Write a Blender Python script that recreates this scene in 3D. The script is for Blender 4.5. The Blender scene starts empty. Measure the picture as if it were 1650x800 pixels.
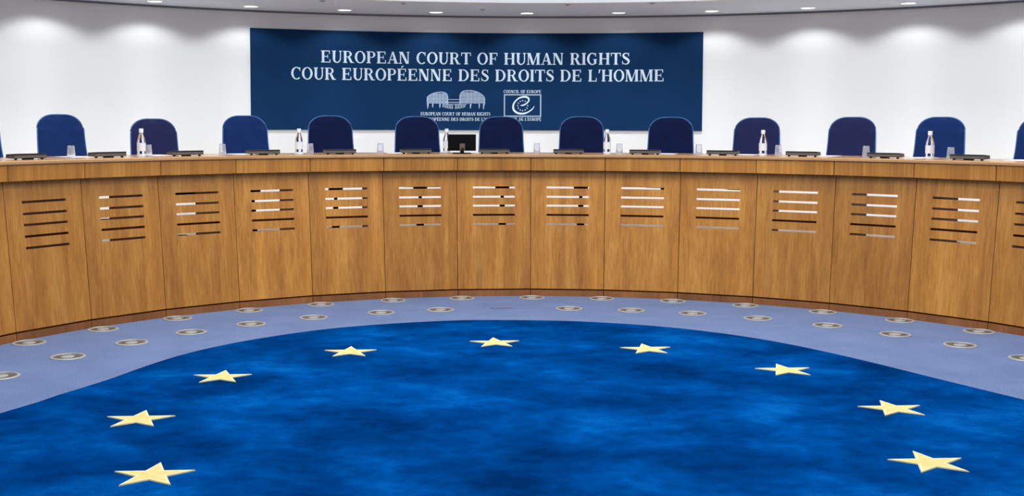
import bpy, bmesh, math, random
from mathutils import Vector, Matrix
random.seed(7)
pi, sin, cos, tan = math.pi, math.sin, math.cos, math.tan
scn = bpy.context.scene
COL = scn.collection

# ------------------------------------------------------------------ camera
CX, CY, CH = -0.73664, -6.60848, 1.6381
F_PX, PITCH, ROLL, YAW = 1883.4365, 0.06516, 0.00318, -0.04047
cam = bpy.data.cameras.new('camera'); camo = bpy.data.objects.new('camera', cam); COL.objects.link(camo)
cam.sensor_width = 36.0; cam.lens = F_PX / 1650 * 36
cam.shift_x = 45.28 / 1650; cam.shift_y = -76.97 / 1650
cam.clip_start = 0.05; cam.clip_end = 100
_c, _s = cos(PITCH), sin(PITCH)
Rz = Matrix.Rotation(YAW, 3, 'Z')
fw, up, rt = Rz @ Vector((0, _c, -_s)), Rz @ Vector((0, _s, _c)), Rz @ Vector((1, 0, 0))
X = cos(ROLL) * rt + sin(ROLL) * up; Y = -sin(ROLL) * rt + cos(ROLL) * up; Z = -fw
camo.matrix_world = Matrix(((X.x, Y.x, Z.x, CX), (X.y, Y.y, Z.y, CY), (X.z, Y.z, Z.z, CH), (0, 0, 0, 1)))
scn.camera = camo

# ------------------------------------------------------------------ light + exposure
scn.view_settings.view_transform = 'Standard'; scn.view_settings.look = 'None'
scn.view_settings.gamma = 1.0; scn.view_settings.use_curve_mapping = False
scn.view_settings.exposure = 0.0
w = bpy.data.worlds.new('world'); scn.world = w; w.use_nodes = True
w.node_tree.nodes['Background'].inputs[0].default_value = (0.9, 0.95, 1, 1)
w.node_tree.nodes['Background'].inputs[1].default_value = 0.02

ROOM_W = 72          # watts of each luminous ceiling panel
WSIGN = 1
SPOT_W = 10.5         # wall washing downlights
AREA = [(x, y) for x in (-3.0, 0, 3.0) for y in (-5.5, -1.7, 2.3)]
for (x, y) in AREA:
    l = bpy.data.lights.new('ceiling_panel_lamp', 'AREA'); l.shape = 'RECTANGLE'; l.size = 1.5; l.size_y = 1.5
    l.energy = ROOM_W * {-5.5: .55, -1.7: .95, 2.3: 1.45}[y]; l.color = (0.97, 0.99, 1.0)
    o = bpy.data.objects.new('ceiling_panel_lamp', l); o.location = (x, y, 4.52); COL.objects.link(o)

# ------------------------------------------------------------------ materials
def lin(c):
    return tuple(((v / 255) / 12.92 if v / 255 <= 0.04045 else ((v / 255 + 0.055) / 1.055) ** 2.4) for v in c) + (1,)
def mat(name, col, rough=0.6, metal=0.0, spec=0.5, **kw):
    m = bpy.data.materials.new(name); m.use_nodes = True
    b = m.node_tree.nodes['Principled BSDF']
    b.inputs['Base Color'].default_value = lin(col) if max(col) > 1 else tuple(col) + (1,)
    b.inputs['Roughness'].default_value = rough; b.inputs['Metallic'].default_value = metal
    b.inputs['Specular IOR Level'].default_value = spec
    for k, v in kw.items(): b.inputs[k].default_value = v
    return m
def nd(m, t, **kw):
    n = m.node_tree.nodes.new(t)
    for k, v in kw.items(): setattr(n, k, v)
    return n
def lk(m, a, b): m.node_tree.links.new(a, b)
def noise(m, scale, detail=3, vec=None, rough=0.5, dist=0.0):
    n = nd(m, 'ShaderNodeTexNoise'); n.inputs['Scale'].default_value = scale
    n.inputs['Detail'].default_value = detail; n.inputs['Roughness'].default_value = rough
    n.inputs['Distortion'].default_value = dist
    if vec: lk(m, vec, n.inputs['Vector'])
    return n
def ramp(m, fac, stops):
    r = nd(m, 'ShaderNodeValToRGB'); e = r.color_ramp.elements
    while len(e) < len(stops): e.new(0.5)
    for k, (p, c) in enumerate(stops): e[k].position = p; e[k].color = lin(c)
    lk(m, fac, r.inputs[0]); return r
def objvec(m, scale=(1, 1, 1)):
    t = nd(m, 'ShaderNodeTexCoord'); mp = nd(m, 'ShaderNodeMapping'); mp.inputs['Scale'].default_value = scale
    lk(m, t.outputs['Object'], mp.inputs[0]); return mp.outputs[0]
def bump(m, h, strength, dist=0.01):
    b = nd(m, 'ShaderNodeBump'); b.inputs['Strength'].default_value = strength; b.inputs['Distance'].default_value = dist
    lk(m, h, b.inputs['Height']); lk(m, b.outputs[0], m.node_tree.nodes['Principled BSDF'].inputs['Normal'])
def wood(name, c0, c1, c2, rough=0.42, scale=(8, 8, .22), rnd=0.22, coat=0.0, leaf=0.07):
    m = mat(name, c1, rough); b = m.node_tree.nodes['Principled BSDF']
    oi = nd(m, 'ShaderNodeObjectInfo')
    v = objvec(m, scale)
    add = nd(m, 'ShaderNodeVectorMath', operation='ADD'); sc = nd(m, 'ShaderNodeVectorMath', operation='SCALE')
    comb = nd(m, 'ShaderNodeCombineXYZ')
    for i in range(3): lk(m, oi.outputs['Random'], comb.inputs[i])
    lk(m, comb.outputs[0], sc.inputs[0]); sc.inputs['Scale'].default_value = 50
    lk(m, v, add.inputs[0]); lk(m, sc.outputs[0], add.inputs[1])
    n1 = noise(m, 1.0, 4, add.outputs[0], 0.6, 0.4)
    n2 = noise(m, 7.0, 4, add.outputs[0], 0.7, 0.2)
    mx = nd(m, 'ShaderNodeMath', operation='MULTIPLY_ADD'); lk(m, n2.outputs[0], mx.inputs[0]); mx.inputs[1].default_value = 0.5
    mm = nd(m, 'ShaderNodeMath', operation='MULTIPLY'); lk(m, n1.outputs[0], mm.inputs[0]); mm.inputs[1].default_value = 0.55
    lk(m, mm.outputs[0], mx.inputs[2])
    r = ramp(m, mx.outputs[0], [(0.32, c0), (0.52, c1), (0.72, c2)])
    hs = nd(m, 'ShaderNodeHueSaturation'); lk(m, r.outputs[0], hs.inputs['Color'])
    mr = nd(m, 'ShaderNodeMapRange'); lk(m, oi.outputs['Random'], mr.inputs[0])
    mr.inputs[3].default_value = 1 - rnd / 2; mr.inputs[4].default_value = 1 + rnd / 2
    # veneer leaves: narrow vertical strips of slightly different tone
    tco = nd(m, 'ShaderNodeTexCoord'); sx = nd(m, 'ShaderNodeSeparateXYZ'); lk(m, tco.outputs['Object'], sx.inputs[0])
    q1 = nd(m, 'ShaderNodeMath', operation='MULTIPLY'); lk(m, sx.outputs['X'], q1.inputs[0]); q1.inputs[1].default_value = 11.5
    q2 = nd(m, 'ShaderNodeMath', operation='FLOOR'); lk(m, q1.outputs[0], q2.inputs[0])
    q3 = nd(m, 'ShaderNodeMath', operation='MULTIPLY_ADD'); lk(m, oi.outputs['Random'], q3.inputs[0]); q3.inputs[1].default_value = 71.3; lk(m, q2.outputs[0], q3.inputs[2])
    wn = nd(m, 'ShaderNodeTexWhiteNoise', noise_dimensions='1D'); lk(m, q3.outputs[0], wn.inputs['W'])
    q4 = nd(m, 'ShaderNodeMapRange'); lk(m, wn.outputs['Value'], q4.inputs[0]); q4.inputs[3].default_value = 1 - leaf; q4.inputs[4].default_value = 1 + leaf
    q5 = nd(m, 'ShaderNodeMath', operation='MULTIPLY'); lk(m, q4.outputs[0], q5.inputs[0]); lk(m, mr.outputs[0], q5.inputs[1])
    lk(m, q5.outputs[0], hs.inputs['Value']); lk(m, hs.outputs[0], b.inputs['Base Color'])
    b.inputs['Coat Weight'].default_value = coat; b.inputs['Coat Roughness'].default_value = 0.15
    return m
M = {}
M['wood'] = wood('honey_oak_veneer', (148, 90, 28), (186, 122, 46), (214, 152, 70))
M['wood_edge'] = wood('oak_worktop', (184, 132, 78), (200, 150, 98), (212, 166, 118), 0.22, (1.2, 1.2, 20), 0.05, leaf=0)
M['wood_plinth'] = wood('plinth_wood', (124, 74, 34), (146, 90, 44), (164, 106, 56), 0.5, (6, 6, .6), 0.25)
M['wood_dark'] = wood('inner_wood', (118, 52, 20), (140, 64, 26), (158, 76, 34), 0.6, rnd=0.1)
M['wall'] = mat('white_wall_paint', (239, 240, 239), 0.85)
M['ceil'] = mat('ceiling_paint', (226, 238, 252), 0.85)
M['trimw'] = mat('white_trim', (245, 245, 243), 0.5)
M['base'] = mat('dark_baseboard', (48, 34, 30), 0.5)
M['black'] = mat('black_plastic', (3, 4, 7), 0.6, spec=0.12)
M['console'] = mat('dark_grey_plastic', (92, 88, 84), 0.5)
M['console_top'] = mat('black_console_top', (18, 17, 18), 0.4)
M['bracket'] = mat('grey_brown_bracket', (92, 80, 70), 0.5)
M['grey_fit'] = mat('grey_painted_metal', (176, 178, 186), 0.6)
M['metal'] = mat('brushed_metal', (176, 172, 164), 0.38, 0.9)
M['vent_ring'] = mat('vent_ring_aluminium', (176, 176, 174), 0.45, 0.3)
M['vent_in'] = mat('vent_core', (128, 120, 110), 0.5, 0.2)
M['chrome'] = mat('dark_metal', (70, 70, 74), 0.3, 0.8)
M['paper'] = mat('white_paper', (240, 240, 240), 0.8)
M['white_plastic'] = mat('white_plastic', (238, 240, 243), 0.4)
M['label'] = mat('bottle_label_paper', (232, 234, 236), 0.6)
M['glass'] = mat('clear_glass', (250, 252, 255), 0.02, **{'Transmission Weight': 1.0, 'IOR': 1.33})
M['dais'] = wood('pale_parquet', (176, 146, 122), (190, 160, 136), (204, 176, 150), 0.5, (4, 4, 4), 0.05, leaf=0.03)
M['tumbler'] = mat('tumbler_glass', (246, 249, 255), 0.04, **{'Transmission Weight': 0.85, 'IOR': 1.2})
M['print'] = mat('white_print', (214, 234, 248), 0.6)
M['print2'] = mat('pale_blue_print', (170, 190, 214), 0.6)
def fabric(name, c0, c1, rnd=0.0):
    m = mat(name, c1, 0.9, spec=0.2); b = m.node_tree.nodes['Principled BSDF']
    n = noise(m, 5, 3, objvec(m)); n2 = noise(m, 260, 2, objvec(m))
    r = ramp(m, n.outputs[0], [(0.3, c0), (0.7, c1)]); lk(m, r.outputs[0], b.inputs['Base Color'])
    b.inputs['Sheen Weight'].default_value = 0.25; b.inputs['Sheen Roughness'].default_value = 0.4
    bump(m, n2.outputs[0], 0.5, 0.002); return m
M['blue'] = fabric('royal_blue_upholstery', (14, 42, 92), (20, 50, 106))
M['navy'] = fabric('navy_upholstery', (4, 17, 54), (10, 25, 70))
M['violet'] = fabric('violet_navy_upholstery', (32, 36, 76), (38, 43, 86))
M['piping'] = fabric('piping_blue', (76, 122, 178), (92, 140, 196))
# banner
m = mat('banner_blue', (28, 66, 112), 0.7, spec=0.08); M['banner'] = m
n = noise(m, 1.4, 2, objvec(m)); r = ramp(m, n.outputs[0], [(0.3, (12, 47, 86)), (0.7, (17, 54, 95))])
lk(m, r.outputs[0], m.node_tree.nodes['Principled BSDF'].inputs['Base Color'])
# carpet
m = mat('grey_blue_carpet', (112, 126, 164), 0.95, spec=0.15); M['carpet'] = m
v = objvec(m); n = noise(m, 70, 4, v, 0.7); n2 = noise(m, 3, 3, v)
mx = nd(m, 'ShaderNodeMath', operation='MULTIPLY_ADD'); lk(m, n.outputs[0], mx.inputs[0]); mx.inputs[1].default_value = 0.7
m3 = nd(m, 'ShaderNodeMath', operation='MULTIPLY'); lk(m, n2.outputs[0], m3.inputs[0]); m3.inputs[1].default_value = 0.3
lk(m, m3.outputs[0], mx.inputs[2])
r = ramp(m, mx.outputs[0], [(0.32, (94, 109, 143)), (0.5, (107, 123, 158)), (0.68, (120, 136, 171))])
lk(m, r.outputs[0], m.node_tree.nodes['Principled BSDF'].inputs['Base Color']); bump(m, n.outputs[0], 0.5, 0.004)
# rug
m = mat('deep_blue_pile', (0, 72, 158), 1.0, spec=0.0); M['rug'] = m
v = objvec(m, (1, 1.15, 1)); n = noise(m, 1.3, 3, v, 0.5, 0.3); n2 = noise(m, 7, 5, v, 0.7, 0.2); n3 = noise(m, 300, 2, v)
mx = nd(m, 'ShaderNodeMath', operation='MULTIPLY_ADD'); lk(m, n2.outputs[0], mx.inputs[0]); mx.inputs[1].default_value = 0.32
m3 = nd(m, 'ShaderNodeMath', operation='MULTIPLY'); lk(m, n.outputs[0], m3.inputs[0]); m3.inputs[1].default_value = 0.68
lk(m, m3.outputs[0], mx.inputs[2])
r = ramp(m, mx.outputs[0], [(0.36, (0, 40, 88)), (0.47, (0, 56, 116)), (0.56, (0, 70, 138)), (0.66, (6, 90, 162))])
lk(m, r.outputs[0], m.node_tree.nodes['Principled BSDF'].inputs['Base Color']); bump(m, n2.outputs[0], 0.5, 0.02)
m = mat('star_yellow_pile', (252, 226, 140), 0.9, spec=0.1); M['star'] = m
n = noise(m, 25, 3, objvec(m)); r = ramp(m, n.outputs[0], [(0.35, (228, 200, 122)), (0.65, (232, 208, 140))])
lk(m, r.outputs[0], m.node_tree.nodes['Principled BSDF'].inputs['Base Color'])
M['star_edge'] = mat('star_pale_edge', (230, 216, 164), 0.9, spec=0.1)
m = mat('lamp_lens', (255, 255, 255), 0.4, **{'Emission Strength': 3.0}); M['lens'] = m
m.node_tree.nodes['Principled BSDF'].inputs['Emission Color'].default_value = (1, 0.98, 0.95, 1)

# ------------------------------------------------------------------ mesh helpers
class MB:
    def __init__(s): s.v = []; s.f = []
    def add(s, vs, fs):
        b = len(s.v); s.v += [tuple(p) for p in vs]; s.f += [tuple(i + b for i in f) for f in fs]; return s
    def box(s, x0, x1, y0, y1, z0, z1, fn=None):
        vs = [(x, y, z) for x in (x0, x1) for y in (y0, y1) for z in (z0, z1)]
        if fn: vs = [fn(*p) for p in vs]
        return s.add(vs, [(0, 1, 3, 2), (4, 6, 7, 5), (0, 4, 5, 1), (2, 3, 7, 6), (0, 2, 6, 4), (1, 5, 7, 3)])
    def lathe(s, prof, n=24, c=(0, 0, 0), close=False):
        vs = []; fs = []; k = len(prof)
        for i in range(n):
            a = 2 * pi * i / n
            for r_, z_ in prof: vs.append((c[0] + r_ * cos(a), c[1] + r_ * sin(a), c[2] + z_))
        for i in range(n):
            j = (i + 1) % n
            for q in range(k - 1 + (1 if close else 0)):
                q2 = (q + 1) % k
                fs.append((i * k + q, j * k + q, j * k + q2, i * k + q2))
        return s.add(vs, fs)
    def cyl(s, r_, z0, z1, n=20, c=(0, 0, 0), bev=0.0):
        b = bev
        return s.lathe([(1e-5, z0), (r_ - b, z0), (r_, z0 + b), (r_, z1 - b), (r_ - b, z1), (1e-5, z1)], n, c)
    def tube(s, pts, r_, n=8):
        pts = [Vector(p) for p in pts]; vs = []; fs = []
        for i, p in enumerate(pts):
            d = (pts[min(i + 1, len(pts) - 1)] - pts[max(i - 1, 0)]).normalized()
            ref = Vector((0, 0, 1)) if abs(d.z) < .9 else Vector((0, 1, 0))
            a = d.cross(ref).normalized(); b = d.cross(a)
            rr = r_[i] if isinstance(r_, (list, tuple)) else r_
            for k in range(n):
                t = 2 * pi * k / n; vs.append(p + a * (rr * cos(t)) + b * (rr * sin(t)))
        for i in range(len(pts) - 1):
            for k in range(n):
                k2 = (k + 1) % n; fs.append((i * n + k, i * n + k2, (i + 1) * n + k2, (i + 1) * n + k))
        fs.append(tuple(range(n))); fs.append(tuple((len(pts) - 1) * n + k for k in range(n)))
        return s.add(vs, fs)
    def build(s, name, m, parent=None, smooth=False, bevel=0.0, auto=None):
        me = bpy.data.meshes.new(name); me.from_pydata(s.v, [], s.f)
        bm = bmesh.new(); bm.from_mesh(me)
        bmesh.ops.remove_doubles(bm, verts=bm.verts, dist=2e-5)
        bmesh.ops.recalc_face_normals(bm, faces=bm.faces)
        if bevel: bmesh.ops.bevel(bm, geom=[e for e in bm.edges if len(e.link_faces) == 2 and e.calc_face_angle(0) > 0.6], offset=bevel, segments=2, affect='EDGES', profile=0.5)
        if smooth:
            for f in bm.faces: f.smooth = True
            for e in bm.edges:
                if len(e.link_faces) == 2 and e.calc_face_angle(0) > (auto or 0.7): e.smooth = False
        bm.to_mesh(me); bm.free()
        me.materials.append(M[m]); o = bpy.data.objects.new(name, me); COL.objects.link(o)
        if parent: o.parent = parent
        return o
def thing(name, label, cat, loc=(0, 0, 0), rz=0, group=None):
    o = bpy.data.objects.new(name, None); COL.objects.link(o); o.empty_display_size = 0.1
    o.location = loc; o.rotation_euler = (0, 0, rz); o['label'] = label; o['category'] = cat
    if group: o['group'] = group
    return o
def tag(o, label, cat, group=None):
    o['label'] = label; o['category'] = cat
    if group: o['group'] = group
    return o
def copy_tree(root, loc, rz, label, mats=None):
    r = root.copy(); COL.objects.link(r); r.location = loc; r.rotation_euler = (0, 0, rz); r['label'] = label
    for ch in [o for o in root.children]:
        c = ch.copy(); COL.objects.link(c); c.parent = r
        for g in [o for o in ch.children]:
            d = g.copy(); COL.objects.link(d); d.parent = c
    return r
def pol(r_, th, z=0.0): return (r_ * sin(th), r_ * cos(th), z)
def swap(root, names, m):
    for ch in root.children:
        for o in [ch] + list(ch.children):
            if o.type == 'MESH' and o.name.split('.')[0] in names:
                o.material_slots[0].link = 'OBJECT'; o.material_slots[0].material = M[m]
ORD = ['first', 'second', 'third', 'fourth', 'fifth', 'sixth', 'seventh', 'eighth', 'ninth', 'tenth', 'eleventh', 'twelfth', 'thirteenth', 'fourteenth', 'fifteenth', 'sixteenth']

# ------------------------------------------------------------------ setting: a stadium plan, round behind the bench
YB = -9.0
def sweep(name, prof, m, n=120, closed=True, y_end=YB):
    """profile [(r,z)] swept round the half circle and on along both straight sides"""
    mb = MB(); k = len(prof); rows = []
    rows.append([(-r_, y_end, z_) for r_, z_ in prof])
    for i in range(n + 1):
        th = -pi / 2 + pi * i / n; rows.append([pol(r_, th, z_) for r_, z_ in prof])
    rows.append([(r_, y_end, z_) for r_, z_ in prof])
    vs = [p for r_ in rows for p in r_]; fs = []
    for i in range(len(rows) - 1):
        for q in range(k if closed else k - 1):
            q2 = (q + 1) % k; fs.append((i * k + q, i * k + q2, (i + 1) * k + q2, (i + 1) * k + q))
    if closed: fs += [tuple(range(k)), tuple((len(rows) - 1) * k + q for q in range(k))]
    mb.add(vs, fs); o = mb.build(name, m, smooth=True, auto=0.5); o['kind'] = 'structure'; return o
RW, ZC, ZD, ZT = 7.5, 2.93, 0.50, 4.6
sweep('wall_back', [(RW, -0.1), (RW, ZT), (RW + .15, ZT), (RW + .15, -0.1)], 'wall')
sweep('ceiling', [(5.92, ZC), (RW - .002, ZC), (RW - .002, ZC + .1), (6.0, ZC + .1)], 'ceil')
sweep('trim_1', [(5.885, ZC - .006), (5.925, ZC - .006), (5.925, ZC + .06), (5.885, ZC + .06)], 'trimw')
sweep('trim_2', [(5.94, ZC + .1), (5.99, ZC + .1), (5.99, ZT), (5.94, ZT)], 'ceil')
M['gap'] = mat('painted_shadow_grey', (120, 124, 134), 0.9)
sweep('shadow_strip', [(RW - .012, ZC - .022), (RW - .001, ZC - .022), (RW - .001, ZC - .001), (RW - .012, ZC - .001)], 'gap')  # shade line under the ceiling, painted as a grey strip on the wall
sweep('baseboard_back', [(RW - .02, ZD), (RW - .001, ZD), (RW - .001, ZD + .105), (RW - .02, ZD + .105)], 'base')
b = MB().box(-7.9, 7.9, YB - .3, 7.9, ZT, ZT + .1).build('ceiling', 'ceil'); b['kind'] = 'structure'
b = MB().box(-7.7, 7.7, YB - .15, YB, -0.1, ZT).build('wall_front', 'wall'); b['kind'] = 'structure'
b = MB().box(-7.9, 7.9, YB - .3, 7.9, -0.1, 0).build('floor', 'carpet'); b['kind'] = 'structure'
RP = 4.50874                                  # bench front: radius at the seams
STEP, PH = 0.15601, -0.04201
HS = STEP / 2
RM = RP * cos(HS)                             # radius at the middle of a facet
seam = lambda k: PH + (k - 6.5) * STEP         # seam k=0..13; units lie between seams -1..14
# raised floor behind the bench
mb = MB(); N = 80; a0, a1 = seam(-1), seam(14)
top = [pol(RP + .06, a0 + (a1 - a0) * i / N, ZD) for i in range(N + 1)]
outr = [pol(RW - .001, a0 + (a1 - a0) * i / N, ZD) for i in range(N + 1)]
vs = []
for p, q in zip(top, outr): vs += [p, q, (q[0], q[1], 0.0), (p[0], p[1], 0.0)]
fs = []
for i in range(N):
    for q in range(4): q2 = (q + 1) % 4; fs.append((i * 4 + q, i * 4 + q2, i * 4 + 4 + q2, i * 4 + 4 + q))
fs += [(0, 1, 2, 3), tuple(N * 4 + q for q in range(4))]
b = mb.add(vs, fs).build('floor', 'dais'); b['kind'] = 'structure'

# ------------------------------------------------------------------ the bench
TA = tan(HS)
def hw(y, gap=0.003): return (RM + y) * TA - gap
Z_TOP, Z_FB, Z_PB = 1.35, 1.1976, 0.0653
def ypan(z): return 0.062 + (-0.05 - 0.062) * (Z_FB - z) / (Z_FB - Z_PB)      # the panel leans out towards its foot
SLZ = [1.034, 0.9445, 0.860, 0.7725, 0.685]; SH = 0.0098; SX = 0.575
def make_unit(label):
    t = thing('bench_unit', label, 'judges bench', pol(RM, 0, 0), 0, 'wooden bench units')
    # front panel with five real slots
    xs = [-1, -SX, SX, 1]; zs = [Z_PB + .006]
    for z in reversed(SLZ): zs += [z - SH, z + SH]
    zs.append(Z_FB + .03); TH = 0.018
    mb = MB(); P = lambda xf, z, d: (xf * hw(ypan(z) + d), ypan(z) + d, z)
    def hole(i, j): return i == 1 and j % 2 == 1
    nx, nz = 3, len(zs) - 1
    for i in range(nx):
        for j in range(nz):
            if hole(i, j) or i < 0: continue
            x0, x1, z0, z1 = xs[i], xs[i + 1], zs[j], zs[j + 1]
            for d in (0, TH): mb.add([P(x0, z0, d), P(x1, z0, d), P(x1, z1, d), P(x0, z1, d)], [(0, 1, 2, 3)])
            for (di, dj, e) in ((-1, 0, ((x0, z0), (x0, z1))), (1, 0, ((x1, z0), (x1, z1))), (0, -1, ((x0, z0), (x1, z0))), (0, 1, ((x0, z1), (x1, z1)))):
                ii, jj = i + di, j + dj
                if ii < 0 or ii >= nx or jj < 0 or jj >= nz or hole(ii, jj):
                    (xa, za), (xb, zb) = e
                    mb.add([P(xa, za, 0), P(xb, zb, 0), P(xb, zb, TH), P(xa, za, TH)], [(0, 1, 2, 3)])
    mb.build('front_panel', 'wood', t)
    W = lambda xf, y, z: (xf * hw(y), y, z)
    MB().box(-1, 1, 0.0, 0.028, Z_FB, 1.3215, W).build('fascia', 'wood', t, bevel=0.0015)
    MB().box(-1, 1, -0.052, -0.03, 0.0, Z_PB - .008, W).build('plinth', 'wood_plinth', t)
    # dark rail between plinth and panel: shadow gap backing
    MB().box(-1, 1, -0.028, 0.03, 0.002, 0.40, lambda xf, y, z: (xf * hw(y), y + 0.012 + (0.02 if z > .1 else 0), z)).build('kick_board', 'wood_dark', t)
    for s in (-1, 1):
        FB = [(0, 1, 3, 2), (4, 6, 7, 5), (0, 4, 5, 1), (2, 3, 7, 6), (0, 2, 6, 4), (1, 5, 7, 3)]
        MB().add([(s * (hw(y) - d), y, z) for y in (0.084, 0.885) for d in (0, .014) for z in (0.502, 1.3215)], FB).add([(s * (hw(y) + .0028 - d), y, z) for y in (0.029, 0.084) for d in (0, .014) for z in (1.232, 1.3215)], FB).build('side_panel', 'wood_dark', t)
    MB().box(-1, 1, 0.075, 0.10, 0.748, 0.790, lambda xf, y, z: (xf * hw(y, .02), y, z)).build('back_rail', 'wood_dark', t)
    return t
u0 = None
for k in range(15):
    th = seam(k - 1) + HS
    lab = 'honey oak bench unit with five slots, %s from the left%s' % (ORD[k], {0: ', cut by the photo edge', 14: ', cut by the photo edge', 7: ', at the middle', 1: ', its slots all dark', 13: ', slots mostly dark'}.get(k, ''))
    if u0 is None:
        u0 = make_unit(lab); u0.location = pol(RM, th); u0.rotation_euler = (0, 0, -th)
    else: copy_tree(u0, pol(RM, th), -th, lab)
# worktop: one faceted ring with a rounded nosing
mb = MB(); prof = [(-.010, 1.322), (-.014, 1.327), (-.014, 1.344), (-.008, Z_TOP), (0.87, Z_TOP), (0.87, 1.322)]
rows = []
for k in range(-1, 15): rows.append([pol((RM + y) / cos(HS), seam(k), z) for y, z in prof])
vs = [p for r_ in rows for p in r_]; fs = []; K = len(prof)
for i in range(len(rows) - 1):
    for q in range(K): q2 = (q + 1) % K; fs.append((i * K + q, i * K + q2, (i + 1) * K + q2, (i + 1) * K + q))
fs += [tuple(range(K)), tuple((len(rows) - 1) * K + q for q in range(K))]
tag(mb.add(vs, fs).build('worktop', 'wood_edge'), 'long curved pale wood worktop along the top of the bench units', 'worktop')

# ------------------------------------------------------------------ rug with stars
edge = [(-3.50, -.95), (-3.34, -.42), (-3.18, -.04), (-3.07, .20), (-3.005, .38), (-2.91, .60), (-2.81, .85), (-2.68, 1.24), (-2.52, 1.62), (-2.31, 1.95), (-2.06, 2.24), (-1.68, 2.57), (-1.26, 2.80),
        (-.76, 2.965), (-.34, 3.02), (.28, 2.97), (.77, 2.82), (1.22, 2.58), (1.63, 2.22), (1.90, 1.87), (2.12, 1.49), (2.30, 1.12), (2.46, .76), (2.62, .41), (2.76, .11), (2.93, -.3), (3.10, -.9)]
arc = []
for i in range(1, 16):
    t = pi * i / 16; arc.append((-0.2 + 3.3 * cos(t), -.93 - 3.3 * sin(t)))
pts = edge + arc
def catmull(P, n=6):
    out = []; L = len(P)
    for i in range(L):
        p0, p1, p2, p3 = [Vector(P[(i + j - 1) % L]) for j in range(4)]
        for k in range(n):
            t = k / n; out.append(0.5 * ((2 * p1) + (-p0 + p2) * t + (2 * p0 - 5 * p1 + 4 * p2 - p3) * t * t + (-p0 + 3 * p1 - 3 * p2 + p3) * t ** 3))
    return out
o_ = catmull(pts); n = len(o_); HR = 0.012
ctr = (-.2, -.4)
def shr(p, k): d = Vector(ctr) - p; return p + d.normalized() * k
vs = [(p.x, p.y, 0.0) for p in o_] + [(p.x, p.y, HR - .004) for p in o_] + [(shr(p, .006).x, shr(p, .006).y, HR) for p in o_] + [(ctr[0], ctr[1], HR)]
fs = [tuple((i, (i + 1) % n, n + (i + 1) % n, n + i)) for i in range(n)] + [tuple((n + i, n + (i + 1) % n, 2 * n + (i + 1) % n, 2 * n + i)) for i in range(n)]
fs += [(2 * n + i, 2 * n + (i + 1) % n, 3 * n) for i in range(n)]
rug = MB().add(vs, fs).build('rug', 'rug', smooth=True); tag(rug, 'large rounded deep blue pile rug with a ring of yellow stars on the carpet', 'rug')
SCX, SCY, SR, SPH = -0.22531, -0.06018, 2.15057, -0.03412
R_O, R_I = 0.198, 0.077
STAR_C = {-4: (-2.049, -1.246), -3: (-2.37, -.213), -2: (-2.115, .856), -1: (-1.353, 1.664), 0: (-.302, 1.993), 1: (.786, 1.717), 2: (1.574, .969), 3: (1.883, -.092), 4: (1.642, -1.157)}
for k in range(-5, 7):
    a = SPH + k * pi / 6; c = STAR_C.get(k, (SCX + SR * sin(a), SCY + SR * cos(a)))
    rot = -.028; vs = [(c[0], c[1], HR + .006)]
    for z, off, k_ in ((HR + .006, -.005, .80), (HR + .006, -.004, 1.0), (HR - .004, 0, 1.0)):
        for i in range(10):
            t = rot + i * pi / 5; rr = (R_O if i % 2 == 0 else R_I) * k_ + off
            vs.append((c[0] + rr * sin(t), c[1] + rr * cos(t), z))
    fs = [(0, 1 + i, 1 + (i + 1) % 10) for i in range(10)]
    for L_ in (0, 10): fs += [(1 + L_ + i, 1 + L_ + (i + 1) % 10, 11 + L_ + (i + 1) % 10, 11 + L_ + i) for i in range(10)]
    o = MB().add(vs, fs).build('star', 'star', rug); o.data.materials.append(M['star_edge'])
    for p in o.data.polygons:
        if len(p.vertices) == 4: p.material_index = 1

# ------------------------------------------------------------------ floor outlets
def make_vent(label):
    t = thing('floor_vent', label, 'floor vent', (0, 0, 0), 0, 'round vents in the carpet')
    MB().lathe([(.098, .0), (.122, .0), (.122, .004), (.116, .008), (.102, .008), (.098, .003)], 32, close=True).build('ring', 'vent_ring', t, smooth=True)
    mb = MB()
    for i in range(16):                                    # swirl blades
        a = 2 * pi * i / 16; ca, sa = cos(a), sin(a); q = a + .42; cb, sb = cos(q), sin(q)
        a2 = a + .22; q2 = q + .22
        mb.add([(.036 * ca, .036 * sa, .0035), (.036 * cos(a2), .036 * sin(a2), .0035), (.097 * cos(q2), .097 * sin(q2), .0035), (.097 * cb, .097 * sb, .0035)], [(0, 1, 2, 3)])
    mb.cyl(.099, .0003, .0015, 32)
    mb.build('grille', 'vent_in', t)
    MB().lathe([(1e-5, .010), (.030, .009), (.046, .005), (.048, 0.0015)], 24).build('hub', 'vent_ring', t, smooth=True)
    return t
RA = [-1.0563, -.8977, -.7373, -.5815, -.425, -.2668, -.1159, .0377, .1897, .3429, .4966, .6581, .8152, .9728]
RBv = [-1.3039, -1.1223, -.9573, -.8072, -.6579, -.5032, -.3373, -.1921, .1196, .2686, .4147, .5685, .7308, .8869, 1.0363, 1.1888]
v0 = None
for lst, r_, nm in ((RA, 4.325, 'in the row against the bench foot'), (RBv, 3.68, 'in the row nearer the blue rug')):
    for k, th in enumerate(lst):
        rr = r_
        lab = 'round metal floor vent %s, %s from the left' % (nm, ORD[k])
        if v0 is None: v0 = make_vent(lab); v0.location = pol(rr, th, 0.0); v0.rotation_euler = (0, 0, -th)
        else: copy_tree(v0, pol(rr, th, 0.0), -th + k * .3, lab)
tag(MB().box(-.10, .10, -.008, .008, 0, .003).build('cable_flap', 'console'), 'thin dark slit cover in the carpet before the middle of the bench', 'floor outlet')
bpy.data.objects['cable_flap'].location = pol(3.70, -.044); bpy.data.objects['cable_flap'].rotation_euler = (0, 0, .03)

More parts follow.
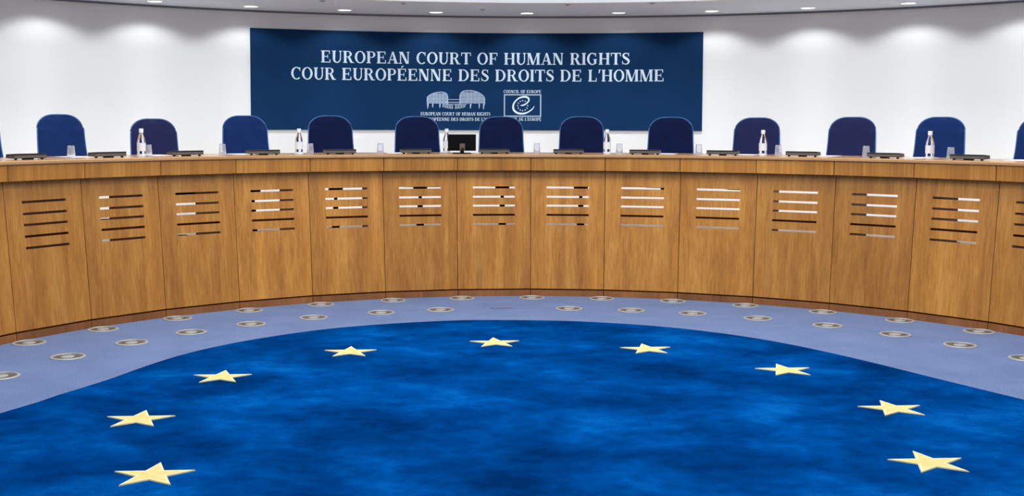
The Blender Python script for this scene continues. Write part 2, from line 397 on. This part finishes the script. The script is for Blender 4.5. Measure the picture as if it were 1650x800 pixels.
# ------------------------------------------------------------------ chairs
def make_chair(label):
    """faces -y (towards the bench); origin on the raised floor under the column"""
    t = thing('swivel_chair', label, 'chair', (0, 0, 0), 0, 'blue chairs behind the bench')
    # backrest: stacked sections; z is height above the floor
    H0, H1 = 0.56, 1.215
    def width(z):
        u = (z - H0) / (H1 - H0)
        base = 0.262 - 0.034 * u - 0.006 * sin(pi * u)
        rc = 0.15; d = H1 - z
        if d < rc: base -= 0.172 * (1 - (max(0, 1 - ((rc - d) / rc) ** 2.3)) ** 0.5)
        d = z - H0
        if d < .08: base -= .06 * (1 - (max(0, 1 - ((.08 - d) / .08) ** 2)) ** .5)
        return base
    def yc(z):
        u = (z - H0) / (H1 - H0); return 0.17 + 0.115 * u + 0.02 * (1 - cos(2 * pi * u)) * .5
    zs = [H0 + (H1 - H0) * i / 26 for i in range(22)] + [H1 - (H1 - H0) * 5 / 26 * (1 - sin(i / 12 * pi / 2)) for i in range(1, 13)]
    NX = 16
    def sect(front):
        rows = []
        for z in zs:
            wd = width(z); d = min(H1 - z, z - H0); th = 0.075 * min(1, (max(d, 0) / .05)) ** .5 if d < .05 else .075
            row = []
            for i in range(NX + 1):
                x = -1 + 2 * i / NX; e = (max(0, 1 - abs(x) ** 5)) ** .5
                y = yc(z) - 0.045 * (x * x) * (1 if z < 1.1 else .7) + (-1 if front else 1) * th / 2 * e
                row.append((x * wd, y, z))
            rows.append(row)
        return rows
    Fr, Bk = sect(True), sect(False); L = NX + 1
    vs = [p for r_ in Fr for p in r_] + [p for r_ in Bk for p in r_]; off = len(zs) * L; fs = []
    for j in range(len(zs) - 1):
        for i in range(NX):
            a = j * L + i; fs.append((a, a + 1, a + L + 1, a + L)); fs.append((off + a, off + a + L, off + a + L + 1, off + a + 1))
        for i in (0, NX): a = j * L + i; fs.append((a, a + L, off + a + L, off + a))
    for j in (0, len(zs) - 1):
        for i in range(NX): a = j * L + i; fs.append((a, a + 1, off + a + 1, off + a))
    back = MB().add(vs, fs).build('backrest', 'blue', t, smooth=True, auto=1.4)
    rim = []
    for z in zs[3:]: rim.append((-width(z), yc(z) - .045 * (1 if z < 1.1 else .7), z))
    zt = zs[-1]; wt = width(zt)
    for i in range(1, 8): x = -1 + 2 * i / 8; rim.append((x * wt, yc(zt) - .0315 * x * x, zt))
    for z in reversed(zs[3:]): rim.append((width(z), yc(z) - .045 * (1 if z < 1.1 else .7), z))
    MB().tube(rim, .006, 6).build('piping', 'piping', back, smooth=True)
    # seat cushion
    mb = MB(); n = 28; lay = [(.90, .49), (.985, .495), (1.0, .515), (1.0, .54), (.97, .56), (.88, .57), (.5, .572), (.001, .572)]
    vs = [(1e-4 * cos(2 * pi * i / n), -.06 + 1e-4 * sin(2 * pi * i / n), .49) for i in range(n)]
    for s_, z in lay:
        for i in range(n):
            a = 2 * pi * i / n; ca, sa = cos(a), sin(a); e = 2 / 4.0
            vs.append((s_ * .25 * abs(ca) ** e * (1 if ca > 0 else -1), -.06 + s_ * .245 * abs(sa) ** e * (1 if sa > 0 else -1), z))
    fs = [(j * n + i, j * n + (i + 1) % n, (j + 1) * n + (i + 1) % n, (j + 1) * n + i) for j in range(len(lay)) for i in range(n)]
    mb.add(vs, fs).build('seat', 'blue', t, smooth=True)
    MB().tube([(0, .06, .475), (0, .20, .475), (0, .245, .52), (0, .245, .62), (0, .23, .75)], [.026, .026, .026, .024, .02], 10).build('back_support', 'chrome', t, smooth=True)
    MB().cyl(.028, .10, .30, 16).cyl(.018, .29, .47, 16).cyl(.075, .435, .492, 16).build('column', 'black', t, smooth=True)
    mb = MB().cyl(.04, .03, .11, 20, bev=.006)
    for k in range(5):
        a = 2 * pi * k / 5 + .3; mb.tube([(.03 * cos(a), .03 * sin(a), .046), (.16 * cos(a), .16 * sin(a), .044), (.27 * cos(a), .27 * sin(a), .040)], [.014, .012, .009], 8)
    mb.build('base', 'black', t, smooth=True)
    for k in range(5):
        a = 2 * pi * k / 5 + .3; x, y = .275 * cos(a), .275 * sin(a); mb = MB()
        for s in (-.017, .017):
            ca, sa = cos(a + .6), sin(a + .6); c = Vector((x, y, .021)); d = Vector((-sa, ca, 0))
            mb.tube([c + d * (s - .008), c + d * (s + .008)], .021, 12)
        mb.tube([(x, y, .025), (x, y, .048)], .008, 8); mb.build('caster', 'black', t, smooth=True)
    return t
CH = [(-0.9091, 1.213, .05, 'blue', 'blue swivel chair cut off by the left edge of the photo'),
      (-0.7735, 1.212, .05, 'blue', 'blue swivel chair with a glass before it, first full one at left'),
      (-0.6216, 1.177, .0, 'violet', 'violet-navy swivel chair behind a bottle, lower than its neighbours'),
      (-0.4642, 1.213, .02, 'blue', 'blue swivel chair overlapping the left edge of the banner'),
      (-0.3146, 1.217, .0, 'navy', 'navy swivel chair right of the lone bottle, under the banner left half'),
      (-0.1592, 1.214, .0, 'navy', 'navy swivel chair just left of the black monitor'),
      (-0.0073, 1.217, .0, 'navy', 'navy swivel chair just right of the black monitor'),
      (0.1376, 1.219, .0, 'navy', 'navy swivel chair left of the bottle under the banner right half'),
      (0.2962, 1.215, .0, 'navy', 'navy swivel chair at the right end of the banner'),
      (0.4459, 1.211, .0, 'violet', 'navy swivel chair behind a bottle, first one right of the banner'),
      (0.6056, 1.217, -.02, 'violet', 'dark violet-navy swivel chair without a bottle, right of the banner'),
      (0.7477, 1.217, -.03, 'blue', 'blue swivel chair behind the rightmost bottle'),
      (0.9038, 1.215, -.05, 'blue', 'blue swivel chair cut off by the right edge of the photo')]
RCH = 5.74; c0 = None
for th, top_, turn, m_, lab in CH:
    dz = top_ - 1.215
    if c0 is None: c0 = c = make_chair(lab); c.location = pol(RCH, th, ZD); c.rotation_euler = (0, 0, -th + turn)
    else: c = copy_tree(c0, pol(RCH, th, ZD), -th + turn, lab)
    for ch in c.children:
        if ch.name.split('.')[0] in ('backrest', 'seat', 'back_support'): ch.location.z = dz
    if m_ != 'blue': swap(c, ('backrest', 'seat'), m_)

# ------------------------------------------------------------------ things on the worktop
def make_console(label):
    t = thing('conference_console', label, 'conference console', (0, 0, 0), 0, 'conference consoles on the bench')
    # wedge body: low at the user's side (+y), thicker at the front
    vs = [(x * .148, y, z) for x in (-1, 1) for y, z in ((-.047, .010), (-.055, .014), (-.055, .036), (.055, .030), (.055, .012))]
    fs = [(0, 1, 2, 3, 4), (9, 8, 7, 6, 5)] + [(i, 5 + i, 5 + (i + 1) % 5, (i + 1) % 5) for i in range(5)]
    MB().add(vs, fs).build('body', 'console', t, bevel=.003)
    MB().box(-.146, .146, -.057, .054, 0, .012, lambda x, y, z: (x, y, .0365 + z - (y + .055) * .06)).build('top_plate', 'console_top', t, bevel=.002)
    for x in (-.12, .12): MB().cyl(.011, 0, .02, 12, (x, -.03, 0)).build('foot', 'black', t)
    MB().box(-.03, .03, -.050, .02, .0, .018).build('stand_block', 'black', t, bevel=.002)
    return t
CON = [(-.9754, 'grey and black conference console by the left photo edge, nearest to it'), (-.8195, 'grey and black conference console between the glass and the violet chair at left'),
       (-.6656, 'grey and black conference console right of the bottle before the violet chair'), (-.5103, 'grey and black conference console before the chair on the banner left edge'),
       (-.3544, 'grey and black conference console before the navy chair right of the lone bottle'), (-.1985, 'grey and black conference console left of the black monitor'),
       (-.0372, 'grey and black conference console right of the black monitor'), (.1147, 'grey and black conference console overlapping the left side of the chair right of the middle'),
       (.2703, 'grey and black conference console left of the chair at the banner right end'), (.4259, 'grey and black conference console left of the chair behind the bottle right of the banner'),
       (.582, 'grey and black conference console between the two chairs past the banner'), (.7387, 'grey and black conference console beside the glass before the dark violet chair'),
       (.8938, 'grey and black conference console nearest the right photo edge')]
c0 = None
for th, lab in CON:
    if c0 is None: c0 = make_console(lab); c0.location = pol(4.76, th, Z_TOP); c0.rotation_euler = (0, 0, -th)
    else: copy_tree(c0, pol(4.76, th, Z_TOP), -th, lab)
def make_bottle(label):
    t = thing('water_bottle', label, 'bottle', (0, 0, 0), 0, 'water bottles on the bench')
    prof = [(1e-4, .004), (.028, .0), (.035, .006), (.036, .02), (.036, .118), (.034, .138), (.027, .165), (.019, .188), (.0145, .202), (.0145, .222), (1e-4, .222)]
    MB().lathe(prof, 28).build('glass_body', 'glass', t, smooth=True)
    MB().lathe([(.0367, .050), (.0367, .118)], 28).build('label', 'label', t, smooth=True)
    MB().lathe([(.0367, .004), (.0367, .024)], 28).build('base_label', 'label', t, smooth=True)
    MB().lathe([(.0155, .204), (.0185, .206), (.0185, .238), (.0175, .241), (1e-4, .241)], 20).build('cap', 'white_plastic', t, smooth=True)
    return t
BOT = [(-.7535, 'clear bottle with white label before the violet chair at left'), (-.4374, 'clear bottle with white label against white wall, left of the banner middle'),
       (-.1285, 'clear bottle hidden behind the black monitor, only its cap showing'), (.1931, 'clear bottle with white label at the right side of the chair right of the middle'),
       (.5042, 'clear bottle with white label before the first chair right of the banner'), (.8216, 'clear bottle with white label nearest the right photo edge')]
b0 = None
for th, lab in BOT:
    rr = 4.75 if th != -.1285 else 4.98
    if b0 is None: b0 = make_bottle(lab); b0.location = pol(rr, th, Z_TOP)
    else: copy_tree(b0, pol(rr, th, Z_TOP), 0, lab)
GL = [(-.884, 'before the first full blue chair at left'), (-.7342, 'right behind the bottle before the violet chair'), (-.5877, 'at the left side of the chair on the banner left edge'),
      (-.4113, 'between the lone bottle and the chair right of it'), (-.2689, 'in front of white wall, left of the chair beside the monitor'), (.0503, 'in front of white wall, right of the middle chair'),
      (.2175, 'right of the bottle under the banner right half'), (.3761, 'in front of white wall below the banner right corner'), (.5317, 'right of the bottle before the first chair past the banner'),
      (.6889, 'before the dark violet chair at right'), (.842, 'right of the rightmost bottle')]
g0 = None
for th, lab in GL:
    lab = 'upturned clear glass tumbler ' + lab
    if g0 is None:
        g0 = tag(MB().lathe([(.0332, 0), (.0345, 0), (.0270, .098), (.0245, .102), (1e-4, .102), (1e-4, .098), (.0235, .098), (.0256, .096)], 24, close=True).build('drinking_glass', 'tumbler', smooth=True), lab, 'glass', 'upturned glasses on the bench')
        g0.location = pol(4.80, th, Z_TOP + .0005)
    else:
        g = g0.copy(); COL.objects.link(g); g.location = pol(4.94 if th > .6 else 4.80, th, Z_TOP + .0005); g['label'] = lab
# monitor seen from behind
mt = thing('monitor', 'small black monitor seen from behind in the middle of the bench', 'monitor', pol(4.78, -.103, Z_TOP), .103)
MB().box(-.136, .136, -.012, .012, .028, .186).build('screen_housing', 'black', mt, bevel=.003)
MB().box(-.136, .136, .011, .016, .028, .1885).build('bezel', 'console', mt, bevel=.001)
MB().box(-.026, .026, -.03, -.012, .03, .098).build('hinge_bracket', 'bracket', mt, bevel=.004)
MB().box(-.018, .018, -.03, .005, .008, .06).build('stand_neck', 'black', mt, bevel=.003)
MB().box(-.085, .085, -.06, .07, 0, .009).build('stand_foot', 'black', mt, bevel=.003)
PP = [(-.8485, 'right of the glass before the first full chair at left'), (-.6954, 'between the bottle and the console at the violet chair'), (-.5341, 'before the chair on the banner left edge'),
      (-.2286, 'left of the console beside the monitor'), (-.0760, 'between the monitor and the console right of it'), (.3061, 'right of the console under the banner right end'),
      (.4627, 'left of the bottle at the first chair past the banner'), (.6115, 'before the dark violet chair'), (.7815, 'left of the rightmost bottle'), (.9582, 'at the right photo edge')]
p0 = None
for th, lab in PP:
    lab = 'white paper on the worktop ' + lab
    if p0 is None:
        p0 = tag(MB().box(-.095, .095, -.14, .14, 0, .004).build('paper_sheet', 'paper'), lab, 'paper', 'papers on the bench'); q = p0
    else: q = p0.copy(); COL.objects.link(q); q['label'] = lab
    q.location = pol(5.03, th, Z_TOP + .0003); q.rotation_euler = (0, 0, -th + random.uniform(-.1, .1))

# ------------------------------------------------------------------ banner on the curved wall
RBN = RW - .012
bt = thing('banner', 'wide dark blue banner with white court lettering on the back wall', 'banner', pol(RBN, -.035, 1.566), .035)
BINV = Matrix.Rotation(-.035, 4, 'Z') @ Matrix.Translation(-Vector(pol(RBN, -.035, 1.566)))
def wrap(u, z, d=0.0):                      # u = metres along the wall, z = height
    r_ = RBN - d; th = u / 7.48; return BINV @ Vector(pol(r_, th, z))
vs = []; fs = []; N = 60; U0, U1, B0, B1 = -2.935, 2.43, 1.566, 2.727
for i in range(N + 1):
    u = U0 + (U1 - U0) * i / N
    for d, z in ((0, B0), (0, B1), (-.010, B1), (-.010, B0)): vs.append(wrap(u, z, d))
for i in range(N):
    for q in range(4): q2 = (q + 1) % 4; fs.append((i * 4 + q, i * 4 + q2, i * 4 + 4 + q2, i * 4 + 4 + q))
fs += [(0, 1, 2, 3), tuple(N * 4 + q for q in range(4))]
MB().add(vs, fs).build('board', 'banner', bt, smooth=True, auto=.4)

# serif capitals drawn as strokes, cap height 1
S, T, SE, SH_ = .205, .075, .07, .065
def q4(a, b, c, d): return [a, b, c, d]
def R_(x0, x1, y0, y1): return [(x0, y0), (x1, y0), (x1, y1), (x0, y1)]
def stem(x, w_=S, y0=0, y1=1, tops=True, bots=True, e=SE):
    o = [R_(x, x + w_, y0, y1)]
    if tops: o.append(R_(x - e, x + w_ + e, y1 - SH_, y1))
    if bots: o.append(R_(x - e, x + w_ + e, y0, y0 + SH_))
    return o
def ring(cx, cy, ax, ay, a0, a1, s=S, t=T, n=22):
    out = []
    for i in range(n):
        A, B = [math.radians(a0 + (a1 - a0) * (i + k) / n) for k in (0, 1)]
        out.append([(cx + ax * cos(A), cy + ay * sin(A)), (cx + ax * cos(B), cy + ay * sin(B)), (cx + (ax - s) * cos(B), cy + (ay - t) * sin(B)), (cx + (ax - s) * cos(A), cy + (ay - t) * sin(A))])
    return out
def diag(x0, y0, x1, y1, w_): return [[(x0, y0), (x0 + w_, y0), (x1 + w_, y1), (x1, y1)]]
def spine(P):
    out = []
    def side(i):
        a = Vector(P[max(i - 1, 0)][:2]); b = Vector(P[min(i + 1, len(P) - 1)][:2]); d = (b - a).normalized(); n_ = Vector((-d.y, d.x)) * P[i][2] / 2
        c = Vector(P[i][:2]); return tuple(c + n_), tuple(c - n_)
    for i in range(len(P) - 1):
        a, b = side(i); c, d = side(i + 1); out.append([a, b, d, c])
    return out
def cr(P, n=6):
    out = []; L = len(P)
    for i in range(L - 1):
        p = [Vector(P[min(max(i + j - 1, 0), L - 1)]) for j in range(4)]
        for k in range(n):
            t = k / n; out.append(tuple(0.5 * ((2 * p[1]) + (-p[0] + p[2]) * t + (2 * p[0] - 5 * p[1] + 4 * p[2] - p[3]) * t * t + (-p[0] + 3 * p[1] - 3 * p[2] + p[3]) * t ** 3)))
    out.append(tuple(P[-1])); return out
def glyph(c):
    x = .09
    if c == 'E': return stem(x) + [R_(x, .76, .93, 1), R_(.69, .76, .74, 1), R_(x, .60, .475, .54), R_(.555, .605, .36, .66), R_(x, .80, 0, .07), R_(.73, .80, 0, .28)], .88
    if c == 'F': return stem(x) + [R_(x, .74, .93, 1), R_(.67, .74, .72, 1), R_(x, .58, .46, .525), R_(.54, .59, .34, .65)], .80
    if c == 'L': return stem(x) + [R_(x, .74, 0, .07), R_(.67, .74, 0, .30)], .80
    if c == 'I': return stem(x), .40
    if c == 'H': return stem(x) + stem(.68) + [R_(x, .75, .475, .54)], .99
    if c == 'T': return stem(.34, tops=False) + [R_(.02, .85, .93, 1), R_(.02, .08, .72, 1), R_(.79, .85, .72, 1)], .88
    if c == 'U': return stem(x, y0=.34, bots=False) + stem(.69, .085, y0=.34, bots=False, e=.08) + ring(.43, .36, .345, .38, 180, 360, .19, .09)[:11] + ring(.43, .36, .345, .38, 180, 360, .10, .09)[11:], .90
    if c == 'N': return stem(x, .085, e=.07)[:1] + [R_(.01, .22, 1 - SH_, 1), R_(0.0, .25, 0, SH_)] + diag(.09, 1, .60, 0, .23) + stem(.74, .085, bots=False, e=.08), .98
    if c == 'M': return stem(x, .075, e=.07)[:1] + [R_(.01, .26, 1 - SH_, 1), R_(0.0, .24, 0, SH_)] + diag(.09, 1, .42, 0, .21) + diag(.50, 0, .86, 1, .07) + stem(.86, S), 1.18
    if c == 'A': return diag(.08, 0, .42, 1, .075) + diag(.37, 1, .65, 0, .21) and (diag(.08, 0, .42, 1, .075) + [[(.38, 1), (.54, 1), (.86, 0), (.63, 0)]] + [R_(.20, .70, .29, .355), R_(0, .27, 0, SH_), R_(.55, .94, 0, SH_)]), .95
    if c == 'O': return ring(.47, .5, .45, .52, 0, 360, .19, .075, 36), .96
    if c == 'C': return ring(.47, .5, .45, .52, 48, 312, .19, .075, 30) + [R_(.72, .78, .70, .99)], .86
    if c == 'G': return ring(.47, .5, .45, .52, 48, 300, .19, .075, 30) + [R_(.72, .78, .70, .99), R_(.62, .81, .08, .46), R_(.54, .88, .42, .47)], .96
    if c == 'D': return stem(x) + ring(.40, .5, .50, .50, -90, 90, .19, .07, 22) + [R_(x, .41, .93, 1), R_(x, .41, 0, .07)], .97
    if c == 'P': return stem(x) + ring(.42, .73, .34, .27, -90, 90, .17, .06, 18) + [R_(x, .43, .94, 1), R_(x, .43, .46, .52)], .82
    if c == 'R': return stem(x) + ring(.42, .74, .33, .26, -90, 90, .17, .06, 18) + [R_(x, .43, .94, 1), R_(x, .43, .48, .54)] + [[(.40, .50), (.58, .53), (.86, 0), (.64, 0)], R_(.64, .95, 0, SH_)], .95
    if c == 'S':
        P = cr([(.60, .80, .05), (.53, .92, .06), (.37, .965, .075), (.20, .90, .11), (.15, .76, .15), (.24, .62, .19), (.43, .49, .21), (.58, .36, .19), (.60, .22, .15), (.52, .09, .10), (.35, .035, .075), (.18, .09, .06), (.09, .22, .05)], 4)
        return spine(P) + [R_(.58, .63, .70, .99), R_(.06, .11, .01, .32)], .74
    if c == "'": return [[(.06, .70), (.12, .70), (.24, 1.02), (.08, 1.02)]], .26
    if c == 'É': return glyph('E')[0] + [[(.34, 1.07), (.40, 1.07), (.60, 1.25), (.42, 1.25)]], .88
    return [], .42
def text_part(txt, u0, u1, z0, z1, m, name, tw=.0, words=False):
    x = 0; gs = []; groups = [[]]
    for c in txt:
        g, a = glyph(c)
        if c == ' ' and words: groups.append([])
        groups[-1].append((x, g)); x += a + tw
    W_ = x - tw - .08
    for gs in groups:
        v = []; f = []
        for x0, g in gs:
            for poly in g:
                b = len(v); v += [tuple(wrap(u0 + (u1 - u0) * (x0 + px) / W_, z0 + (z1 - z0) * py, .0012)) for px, py in poly]; f.append(tuple(range(b, b + len(poly))))
        me = bpy.data.meshes.new(name); me.from_pydata(v, [], f); me.materials.append(M[m])
        o = bpy.data.objects.new(name, me); COL.objects.link(o); o.parent = bt
text_part('EUROPEAN COURT OF HUMAN RIGHTS', -2.116, 1.567, 2.3525, 2.492, 'print', 'title_word', .04, True)
text_part("COUR EUROPÉENNE DES DROITS DE L'HOMME", -2.467, 1.972, 2.152, 2.292, 'print', 'title_word', .04, True)
text_part('EUROPEAN COURT OF HUMAN RIGHTS', -.93, -.093, 1.740, 1.779, 'print', 'caption_lettering', .04)
text_part("COUR EUROPÉENNE DES DROITS DE L'HOMME", -1.03, .01, 1.676, 1.714, 'print', 'caption_lettering', .04)
text_part('COUNCIL OF EUROPE', .067, .518, 2.012, 2.048, 'print', 'caption_lettering', .04)
text_part("CONSEIL DE L'EUROPE", .067, .520, 1.680, 1.717, 'print', 'caption_lettering', .04)
def flat_part(polys, m, name, d=.0012):
    me = bpy.data.meshes.new(name); v = []; f = []
    for poly in polys:
        b = len(v); v += [tuple(wrap(u, z, d)) for u, z in poly]; f.append(tuple(range(b, b + len(poly))))
    me.from_pydata(v, [], f); me.materials.append(M[m]); o = bpy.data.objects.new(name, me); COL.objects.link(o); o.parent = bt; return o
# emblem with frame, letter e and twelve small stars
x0, x1, z0, z1 = .071, .520, 1.727, 1.998; t_ = .014
flat_part([R_(x0, x1, z1 - t_, z1), R_(x0, x1, z0, z0 + t_), R_(x0, x0 + t_, z0, z1), R_(x1 - t_, x1, z0, z1)], 'print2', 'emblem_frame')
K1 = (x1 - x0) / (957 - 150); e2 = lambda px, py: (x0 + (px - 150) * K1, z1 - (py - 162) * (z1 - z0) / (648 - 162))
path_e = [(808, 418, 8), (770, 475, 20), (700, 530, 26), (620, 568, 34), (530, 580, 40), (440, 562, 42), (372, 510, 42), (350, 440, 40), (365, 365, 34), (410, 300, 30), (470, 250, 30), (545, 222, 36), (620, 218, 42), (678, 245, 38), (688, 295, 32), (655, 345, 28), (600, 385, 30), (555, 400, 30), (510, 404, 14)]
P = [(e2(a, b)[0], e2(a, b)[1], c * K1) for a, b, c in path_e]
flat_part(spine(cr(P, 5)), 'print', 'emblem_letter')
st = []
for k in range(12):
    a = k * pi / 6; c = e2(557 + 108 * sin(a), 408 - 108 * cos(a)); r_o = 19 * K1
    poly = [(c[0] + (r_o if i % 2 == 0 else r_o * .42) * sin(i * pi / 5), c[1] + (r_o if i % 2 == 0 else r_o * .42) * cos(i * pi / 5)) for i in range(10)]
    for i in range(10): st.append([c, poly[i], poly[(i + 1) % 10]])
flat_part(st, 'print', 'emblem_stars')
# building emblem: two drums of stripes and a low pavilion between them
k_u = (-.153 + .862) / (1418 - 215); bu = lambda px: -.862 + (px - 215) * k_u
bz = lambda py: 2.047 - (py - 65) * (2.047 - 1.815) / (460 - 65)
def interp(tab, x):
    for (xa, ya), (xb, yb) in zip(tab, tab[1:]):
        if xa <= x <= xb: return ya + (yb - ya) * (x - xa) / (xb - xa)
    return tab[0][1] if x < tab[0][0] else tab[-1][1]
topL = [(225, 215), (260, 180), (330, 140), (420, 112), (520, 102), (600, 118), (645, 150), (662, 200)]
topR = [(890, 180), (910, 125), (960, 85), (1050, 68), (1150, 70), (1250, 95), (1330, 135), (1385, 180), (1415, 230)]
polys = []
def drum(tab, xa, xb, zb, nx=24):
    xs_ = [xa + (xb - xa) * i / nx for i in range(nx + 1)]
    def band(f0, f1):
        for a, b in zip(xs_, xs_[1:]): polys.append([(bu(a), bz(f0(a))), (bu(b), bz(f0(b))), (bu(b), bz(f1(b))), (bu(a), bz(f1(a)))])
    band(lambda x: interp(tab, x), lambda x: interp(tab, x) + 22)
    top_min = min(y for _, y in tab); y = top_min + 45
    while y < zb:
        for a, b in zip(xs_, xs_[1:]):
            if interp(tab, (a + b) / 2) + 10 < y: polys.append([(bu(a), bz(y)), (bu(b), bz(y)), (bu(b), bz(y + 20)), (bu(a), bz(y + 20))])
        y += 29
    for a, b in ((xa, xa + 26), (xb - 26, xb)): polys.append([(bu(a), bz(interp(tab, a))), (bu(b), bz(interp(tab, b))), (bu(b), bz(zb + 12)), (bu(a), bz(zb + 12))])
    for f in (.3, .45, .6, .75):
        a = xa + (xb - xa) * f; polys.append([(bu(a), bz(interp(tab, a))), (bu(a + 8), bz(interp(tab, a))), (bu(a + 8), bz(zb + 5)), (bu(a), bz(zb + 5))])
drum(topL, 225, 662, 345); drum(topR, 890, 1415, 345)
for x_, w_, zb in ((228, 30, 450), (330, 26, 430), (475, 28, 435), (1100, 30, 445), (1280, 26, 445), (1368, 28, 460)):
    polys.append([(bu(x_), bz(350)), (bu(x_ + w_ * 1.3), bz(350)), (bu(x_ + w_ * .7), bz(zb)), (bu(x_ + w_ * .3), bz(zb))])
for a, b, y0, y1 in ((670, 890, 255, 268), (600, 960, 312, 328), (540, 1040, 352, 362)): polys.append([(bu(a), bz(y0)), (bu(b), bz(y0)), (bu(b), bz(y1)), (bu(a), bz(y1))])
for i in range(15):
    a = 545 + i * 32; yb = 455 - abs(i - 7) ** 2 * .7
    if i in (7,): continue
    polys.append([(bu(a), bz(362)), (bu(a + 17), bz(362)), (bu(a + 17), bz(yb)), (bu(a), bz(yb))])
flat_part(polys, 'print2', 'building_emblem')

# ------------------------------------------------------------------ wall washing downlights in the ring ceiling
LAMPS = [.0445 + .1493 * k for k in range(-6, 7)]
RL = 7.11
def make_light(label):
    t = thing('ceiling_light', label, 'ceiling light', (0, 0, 0), 0, 'downlights along the curved wall')
    MB().lathe([(.072, 0), (.088, -.004), (.090, -.001), (.090, .0)], 28).build('rim', 'trimw', t, smooth=True)
    MB().lathe([(1e-4, -.0015), (.071, -.0015), (.073, 0.0)], 28).build('lens', 'lens', t, smooth=True)
    return t
L0 = None
spotd = bpy.data.lights.new('downlight_lamp', 'SPOT'); spotd.energy = SPOT_W; spotd.spot_size = math.radians(140); spotd.spot_blend = 0.38
spotd.shadow_soft_size = 0.06; spotd.color = (0.96, 0.99, 1.0)
spotd.use_nodes = True; nt = spotd.node_tree; em = nt.nodes['Emission']
tc = nt.nodes.new('ShaderNodeTexCoord'); sp = nt.nodes.new('ShaderNodeSeparateXYZ'); nt.links.new(tc.outputs['Normal'], sp.inputs[0])
def mth(op, a, b=None, c=None):
    n = nt.nodes.new('ShaderNodeMath'); n.operation = op
    for i, q in enumerate((a, b, c)):
        if q is None: continue
        if isinstance(q, (int, float)): n.inputs[i].default_value = q
        else: nt.links.new(q, n.inputs[i])
    return n.outputs[0]
# asymmetric wall washer: even light on the wall, little towards the room
nw = mth('MAXIMUM', mth('MULTIPLY', sp.outputs['Y'], WSIGN), 0.001)
rr_ = mth('MINIMUM', mth('DIVIDE', 0.40, nw), 1.9)
lat = mth('MULTIPLY', mth('MULTIPLY', sp.outputs['X'], rr_), pi / 2.12)
g_ = mth('POWER', mth('COSINE', mth('MINIMUM', mth('ABSOLUTE', lat), pi / 2)), 2)
r3 = mth('POWER', rr_, 3)
on = mth('MINIMUM', mth('MULTIPLY', mth('MAXIMUM', mth('ADD', mth('MULTIPLY', sp.outputs['Y'], WSIGN), 0.02), 0.0), 12), 1.0)
nt.links.new(mth('ADD', mth('MULTIPLY', mth('MULTIPLY', mth('MULTIPLY', r3, g_), on), 4), 1.0), em.inputs['Strength'])
for k, th in enumerate(LAMPS):
    lab = 'round white downlight in the ring ceiling, %s from the left along the wall' % ORD[k]
    loc = pol(RL, th, ZC)
    if L0 is None: L0 = make_light(lab); L0.location = loc; L0.rotation_euler = (0, 0, -th); t = L0
    else: t = copy_tree(L0, loc, -th, lab)
    s = bpy.data.objects.new('downlight_lamp', spotd); COL.objects.link(s); s.location = pol(RL, th, ZC - .012); s.rotation_euler = (0, 0, -th)
# small ceiling fittings
f0 = None
for th, rr, lab in ((-.3192, 6.17, 'small grey sprinkler in the ceiling above the banner left part'), (-.1789, 6.15, 'small grey sprinkler in the ceiling left of the banner middle'),
                (-.0327, 6.67, 'small grey sprinkler nearest the wall, above the banner middle'), (.111, 6.09, 'small grey sprinkler in the ceiling above the banner right half'), (.2591, 6.05, 'small grey sprinkler in the ceiling at the banner right part')):
    if f0 is None: f0 = q = tag(MB().lathe([(1e-4, -.016), (.010, -.016), (.012, -.008), (.030, -.005), (.038, 0), (.038, .001)], 20).build('sprinkler', 'grey_fit', smooth=True), lab, 'ceiling sprinkler', 'ceiling sprinklers')
    else: q = f0.copy(); COL.objects.link(q); q['label'] = lab
    q.location = pol(rr, th, ZC)
